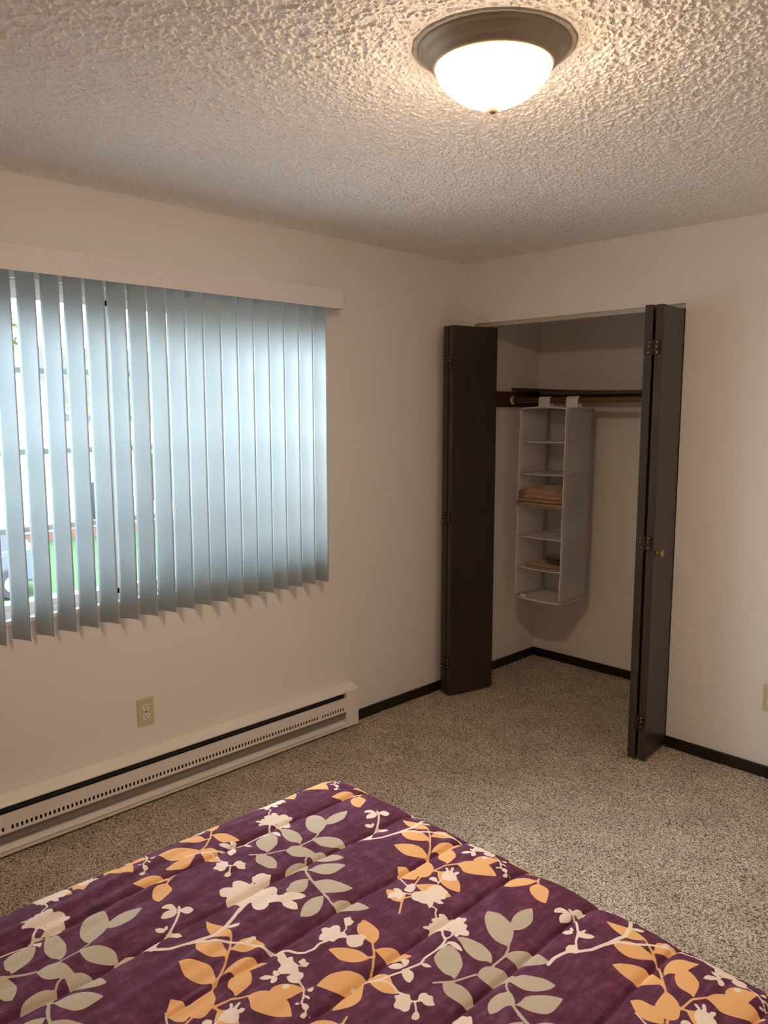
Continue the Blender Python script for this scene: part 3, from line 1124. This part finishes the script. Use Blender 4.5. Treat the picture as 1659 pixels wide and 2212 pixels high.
# normals of the base surface
an = arc / R_ED
nx, ny, nz_ = du / dn * np.sin(an), dv / dn * np.sin(an), np.cos(an)
# quilting: seams run along y every 0.181 m; each channel is a soft puff
SEAM0, SP = 1.412, 0.1812
us_w = U + 0.0035 * np.sin(V * 7.0) + 0.002 * np.sin(V * 19 + U * 3)
ph = (us_w - SEAM0) / SP
fr_ = ph - np.floor(ph)
puff = 0.66 * (np.abs(np.sin(math.pi * fr_)) + 1e-6) ** 0.42 + 0.34 * (1 - np.exp(-(np.minimum(fr_, 1 - fr_) * SP / 0.0050) ** 2))
amp = 0.0155 + 0.002 * np.sin(np.floor(ph) * 2.3 + 1.0)
edge_fade = 1 - 0.45 * np.clip(np.abs(dv) / 0.10, 0, 1)
hgt = amp * (puff - 0.8) * edge_fade
# shallow cross puckers next to the seams and long soft wrinkles towards the near left
near = np.exp(-((fr_ - 0.0) / 0.16) ** 2) + np.exp(-((fr_ - 1.0) / 0.16) ** 2)
hgt += 0.0010 * near * np.sin(V * 62 + 3 * np.sin(V * 13 + np.floor(ph)))
wl_mask = 1 / (1 + np.exp((V + 2.62) / 0.07)) * (1 / (1 + np.exp((U - 1.95) / 0.10)))
hgt += wl_mask * (0.0022 * np.sin((U * 1.0 + V * 0.10) * 150 + 2.0 * np.sin(V * 5)) * (0.55 + 0.45 * np.sin(V * 6 + U * 14)) + 0.0026 * np.sin((U + V * 0.16) * 71 + 1.3))
hgt += 0.0035 * np.sin(U * 5.1 + 0.6) * np.sin(V * 4.3 + 1.2) + 0.0012 * np.sin(U * 33 + V * 9) * np.sin(V * 17 - U * 5)
# hem folds lower on the sides
fold = np.clip((d - 0.22) / 0.25, 0, 1)
hgt += fold * 0.02 * np.sin((U * (np.abs(dv) > np.abs(du)) + V * (np.abs(du) >= np.abs(dv))) * 17 + 1)
PX = cx_ + du / dn * Xd + nx * hgt
PY = cy_ + dv / dn * Xd + ny * hgt
PZ = ZT - Zd + nz_ * hgt
nu_, nv_ = U.shape
me = bpy.data.meshes.new('comforter')
co = np.stack([PX, PY, PZ], -1).reshape(-1, 3)
idx = np.arange(nu_ * nv_).reshape(nu_, nv_)
q = np.stack([idx[:-1, :-1], idx[1:, :-1], idx[1:, 1:], idx[:-1, 1:]], -1).reshape(-1, 4)
me.vertices.add(len(co))
me.vertices.foreach_set('co', co.ravel().astype(np.float32))
me.loops.add(len(q) * 4)
me.loops.foreach_set('vertex_index', q.ravel().astype(np.int32))
me.polygons.add(len(q))
me.polygons.foreach_set('loop_start', (np.arange(len(q)) * 4).astype(np.int32))
me.update(calc_edges=True)
me.polygons.foreach_set('use_smooth', np.ones(len(q), bool))
for k in ('grey', 'tan', 'white'):
    at = me.attributes.new('print_' + k, 'FLOAT', 'POINT')
    at.data.foreach_set('value', sample(TILES[k], U, V).ravel().astype(np.float32))
at = me.attributes.new('cloth_uv', 'FLOAT_VECTOR', 'POINT')
at.data.foreach_set('vector', np.stack([U, V, U * 0], -1).ravel().astype(np.float32))


def m_comforter():
    t = NT('printed_purple_comforter')
    A = t.n('ShaderNodeAttribute')
    A.attribute_name = 'cloth_uv'
    v = A.outputs['Vector']
    mp = t.n('ShaderNodeMapping')
    mp.inputs['Scale'].default_value = (1, 0.22, 1)
    t.l(v, mp.inputs[0])
    n1 = t.noise(mp.outputs[0], 60, 4, 0.65)
    n2 = t.noise(v, 26, 4, 0.7)
    n3 = t.noise(v, 900, 2, 0.5)
    s_ = t.math('ADD', t.math('MULTIPLY', n1, 0.5), t.math('MULTIPLY', n2, 0.5))
    base = t.ramp(s_, [(0.36, srgb(82, 38, 60)), (0.50, srgb(98, 50, 77)), (0.64, srgb(124, 74, 104))])
    col = base
    for k, c_, op in (('grey', srgb(196, 186, 168), 1.0), ('tan', srgb(238, 186, 128), 1.0), ('white', srgb(246, 232, 220), 0.93)):
        a = t.n('ShaderNodeAttribute')
        a.attribute_name = 'print_' + k
        e = t.math('MULTIPLY_ADD', a.outputs['Fac'], -1300.0, 0.5, clamp=True)
        e = t.math('MULTIPLY', e, op)
        col = t.mix(e, col, c_)
    t.l(col, t.b.inputs['Base Color'])
    t.set(Roughness=0.75)
    t.b.inputs['Specular IOR Level'].default_value = 0.2
    mp2 = t.n('ShaderNodeMapping')
    mp2.inputs['Scale'].default_value = (1, 0.18, 1)
    mp2.inputs['Rotation'].default_value = (0, 0, 0.12)
    t.l(v, mp2.inputs[0])
    n4 = t.noise(mp2.outputs[0], 34, 3, 0.55)
    b1 = t.bump(n4, 0.004, 0.55)
    t.bump(n3, 0.0006, 0.35, b1)
    return t.m


me.materials.append(m_comforter())
cf = bpy.data.objects.new('comforter', me)
C.objects.link(cf)
tag(cf, 'quilted purple comforter printed with tan, grey and white leaves, spread over the bed', 'comforter')
cf.modifiers.new('thick', 'SOLIDIFY').thickness = 0.012

# ---------------------------------------------------------------- outside
GZ = -2.4
def m_grass():
    t = NT('lawn_grass')
    v = t.coord()
    f = t.noise(v, 9, 5, 0.75)
    t.l(t.ramp(f, [(0.3, srgb(20, 48, 12)), (0.52, srgb(30, 66, 18)), (0.75, srgb(62, 86, 34))]), t.b.inputs['Base Color'])
    t.set(Roughness=1)
    return t.m
M['grass'] = m_grass()
struct('lawn', MB().box(-60, -0.5, -25, 45, GZ - 0.2, GZ), M['grass'], 'green lawn outside, seen through the blind')
M['path'] = plain('pinkish_concrete', srgb(150, 136, 130), 0.9, var=0.12, scale=3)
struct('path', MB().box(-14.2, -0.3, -20, 40, GZ, GZ + 0.03), M['path'], 'pinkish concrete path, its unseen part below the window added to bounce daylight')  # unseen stretch below the window added to bounce daylight onto the ceiling


def m_siding():
    t = NT('white_lap_siding')
    v = t.coord()
    w_ = t.n('ShaderNodeTexWave')
    w_.wave_type = 'BANDS'
    w_.bands_direction = 'Z'
    w_.wave_profile = 'SAW'
    w_.inputs['Scale'].default_value = 1.6
    t.l(v, w_.inputs['Vector'])
    t.l(t.ramp(w_.outputs['Fac'], [(0.0, srgb(205, 205, 205)), (0.10, srgb(236, 236, 234)), (1.0, srgb(240, 240, 238))]), t.b.inputs['Base Color'])
    t.set(Roughness=0.6)
    return t.m


def m_roof():
    t = NT('mossy_shingles')
    v = t.coord()
    f = t.noise(v, 1.1, 4, 0.7)
    g_ = t.noise(v, 14, 3, 0.6)
    a = t.ramp(g_, [(0.35, srgb(36, 34, 32)), (0.65, srgb(52, 49, 46))])
    b = t.ramp(g_, [(0.35, srgb(54, 56, 18)), (0.65, srgb(76, 78, 26))])
    e = t.math('MULTIPLY_ADD', f, 7.0, -3.5, clamp=True)
    t.l(t.mix(e, a, b), t.b.inputs['Base Color'])
    t.set(Roughness=0.9)
    return t.m


M['siding'], M['roof'] = m_siding(), m_roof()
M['brick'] = plain('red_brown_brick', srgb(100, 72, 60), 0.9, var=0.2, scale=4)
M['darkwin'] = plain('dark_window_glass', srgb(34, 42, 50), 0.15, var=0.1, scale=2)
M['trimblue'] = plain('grey_blue_gutter', srgb(60, 70, 84), 0.5)
hs = thing('house', (-22.0, 9.0, GZ), 'white sided neighbouring house with a mossy roof beyond the lawn', 'house')
hx = -21.5
MB().box(-30, hx, 6.6, 16.0, GZ + 0.30, 1.30).build('wall', M['siding'], hs)
MB().box(-29.9, hx + 0.03, 3.2, 16.0, GZ, GZ + 0.32).build('foundation', M['brick'], hs)
rf = MB()
rf.extrude([(hx + 0.45, 1.34), (hx + 0.45, 1.46), (-25.9, 3.9), (-30.4, 1.46), (-30.4, 1.34)], 6.2, 16.4)
rf.build('roof', M['roof'], hs)
MB().box(hx + 0.45, hx + 0.56, 6.2, 16.4, 1.30, 1.45).build('gutter', M['trimblue'], hs)
gw = MB()
gw.add([(x, y, z) for x in (hx + 0.05, hx - 3.0) for (y, z) in ((3.0, GZ + 0.3), (6.6, GZ + 0.3), (6.6, 1.35), (5.0, 3.3), (3.0, 1.1))],
       [(0, 1, 2, 3, 4), (9, 8, 7, 6, 5), (0, 5, 6, 1), (1, 6, 7, 2), (2, 7, 8, 3), (3, 8, 9, 4), (4, 9, 5, 0)])
gw.build('gable_wall', M['siding'], hs)
gr = MB()
for (p, q_) in (((5.0, 3.32), (6.95, 1.02)), ((5.0, 3.32), (2.6, 0.75))):
    (ya, za), (yb, zb_) = p, q_
    gr.add([(x, y, z + dz) for x in (hx + 0.35, hx - 3.2) for (y, z) in (p, q_) for dz in (0, 0.14)], [(0, 1, 3, 2), (4, 6, 7, 5), (0, 4, 5, 1), (2, 3, 7, 6), (1, 5, 7, 3), (0, 2, 6, 4)])
gr.build('gable_roof', M['siding'], hs)
for (yc, zc, ww, hh) in ((7.45, -1.25, 0.9, 1.2), (9.6, -0.6, 1.3, 1.6), (12.5, -0.9, 1.3, 1.3)):
    wf_ = MB().box(hx, hx + 0.06, yc - ww / 2 - 0.08, yc + ww / 2 + 0.08, zc - hh / 2 - 0.08, zc + hh / 2 + 0.08).build('window_frame', M['white'], hs)
    MB().box(hx + 0.055, hx + 0.075, yc - ww / 2, yc + ww / 2, zc - hh / 2, zc + hh / 2).build('pane', M['darkwin'], wf_)

M['leaf1'] = plain('yellow_green_foliage', srgb(84, 98, 36), 0.9, var=0.3, scale=5)
M['leaf2'] = plain('dark_green_foliage', srgb(36, 46, 28), 0.9, var=0.35, scale=5)
M['bark'] = plain('brown_bark', srgb(86, 66, 52), 0.95, var=0.2)


def tree(loc, h, r, mat, label, seed, nleaf=2600, cone=False):
    rr = np.random.default_rng(seed)
    t = thing('tree', loc, label, 'tree', group='trees outside')
    base = Vector(loc)
    MB().tube([base, base + Vector((0.05, 0.05, h * 0.5)), base + Vector((0, 0, h * 0.8))], [0.16, 0.12, 0.05], 8).build('trunk', M['bark'], t)
    n_ = nleaf
    u_ = rr.normal(size=(n_, 3))
    u_ /= np.linalg.norm(u_, axis=1)[:, None]
    rad = rr.random(n_) ** 0.4
    c0 = np.array([loc[0], loc[1], loc[2] + h * 0.62])
    P = c0 + u_ * rad[:, None] * np.array([r, r, h * 0.40])
    if cone:
        k_ = np.clip((loc[2] + h - P[:, 2]) / (0.8 * h), 0.1, 1)
        P[:, :2] = c0[:2] + (P[:, :2] - c0[:2]) * k_[:, None]
    a = rr.normal(size=(n_, 3)); a /= np.linalg.norm(a, axis=1)[:, None]
    b = np.cross(a, rr.normal(size=(n_, 3))); b /= np.linalg.norm(b, axis=1)[:, None]
    s_ = (0.10 + 0.12 * rr.random(n_))[:, None]
    vs = np.stack([P - a * s_, P + b * s_ * 0.5, P + a * s_, P - b * s_ * 0.5], 1).reshape(-1, 3)
    mb = MB()
    mb.v = [tuple(x) for x in vs]
    mb.f = [(4 * i, 4 * i + 1, 4 * i + 2, 4 * i + 3) for i in range(n_)]
    mb.build('foliage', mat, t, fix=False)


tree((-36.0, 9.0, GZ), 8.6, 2.6, M['leaf1'], 'yellow green tree behind the roof of the house', 11)
tree((-18.6, 9.2, GZ), 7.3, 1.0, M['leaf2'], 'dark green tree in front of the house, right side', 12, cone=True)
tree((-23.0, 0.4, GZ), 4.3, 1.1, M['leaf2'], 'dark green shrubby tree left of the house', 13)

M['carpaint'] = plain('grey_blue_car_paint', srgb(74, 84, 94), 0.3, 0.3, var=0.03)
M['tail'] = plain('red_tail_lamp', srgb(220, 40, 40), 0.3)
M['tyre'] = plain('black_tyre', srgb(40, 42, 46), 0.9)
car = thing('car', (-15.2, 0.9, GZ + 0.03), 'grey blue car with red tail lamp parked on the path', 'car')
# side profile in (y, z), rear towards +y
prof = [(-1.30, 0.30), (3.05 - 0.05, 0.30), (3.08, 0.55), (3.05, 0.90), (2.90, 1.02), (2.55, 1.46), (1.4, 1.53), (0.2, 1.48), (-0.6, 1.05), (-1.3, 0.92), (-1.45, 0.6)]
hb = MB()
ring = []
for (yy_, zz) in prof:
    pass
for sgn, (xa, xb) in enumerate((( -16.1, -14.45),)):
    n_ = len(prof)
    inset = lambda z: 0.16 * max(0, (z - 0.95) / 0.55)
    vs = [(xa + inset(z), y, GZ + 0.03 + z) for y, z in prof] + [(xb - inset(z), y, GZ + 0.03 + z) for y, z in prof]
    hb.add(vs, [tuple(range(n_)), tuple(range(2 * n_ - 1, n_ - 1, -1))] + [(i, n_ + i, n_ + (i + 1) % n_, (i + 1) % n_) for i in range(n_)])
hb.build('body', M['carpaint'], car, bevel=0.05)
wn = MB()
for (p, q_, r_, s_) in (((0.25, 1.02), (1.25, 1.02), (1.25, 1.44), (0.40, 1.40)), ((1.35, 1.02), (2.45, 1.02), (2.35, 1.38), (1.35, 1.44))):
    wn.add([(-14.45 - 0.16 * (z - 0.95) / 0.55 + 0.012, y, GZ + 0.03 + z) for y, z in (p, q_, r_, s_)], [(0, 1, 2, 3)])
wn.build('side_window', M['darkwin'], car, fix=False)
MB().box(-16.0, -14.44, 3.0, 3.09, GZ + 0.72, GZ + 0.96).build('tail_lamp', M['tail'], car)
MB().box(-16.1, -14.42, 2.95, 3.14, GZ + 0.32, GZ + 0.58).build('bumper', M['heater_grey'], car)
for y in (2.35, -0.55):
    for x in (-14.46, -16.1):
        wt = MB().tube([(x - 0.10, y, GZ + 0.34), (x + 0.10, y, GZ + 0.34)], 0.31, 24).build('wheel', M['tyre'], car)
        MB().tube([(x + 0.09, y, GZ + 0.34), (x + 0.115, y, GZ + 0.34)], 0.18, 16).build('hubcap', M['heater_grey'], wt)

# window portal: tells the sampler where daylight enters, gives no light itself
ld = bpy.data.lights.new('window_portal', 'AREA')
ld.shape = 'RECTANGLE'
ld.size, ld.size_y = WY1 - WY0, WZ1 - WZ0
try:
    ld.cycles.is_portal = True
    lo = bpy.data.objects.new('window_portal', ld)
    C.objects.link(lo)
    lo.location = (-0.13, (WY0 + WY1) / 2, (WZ0 + WZ1) / 2)
    lo.rotation_euler = Vector((1, 0, 0)).to_track_quat('-Z', 'Z').to_euler()
except Exception:
    pass
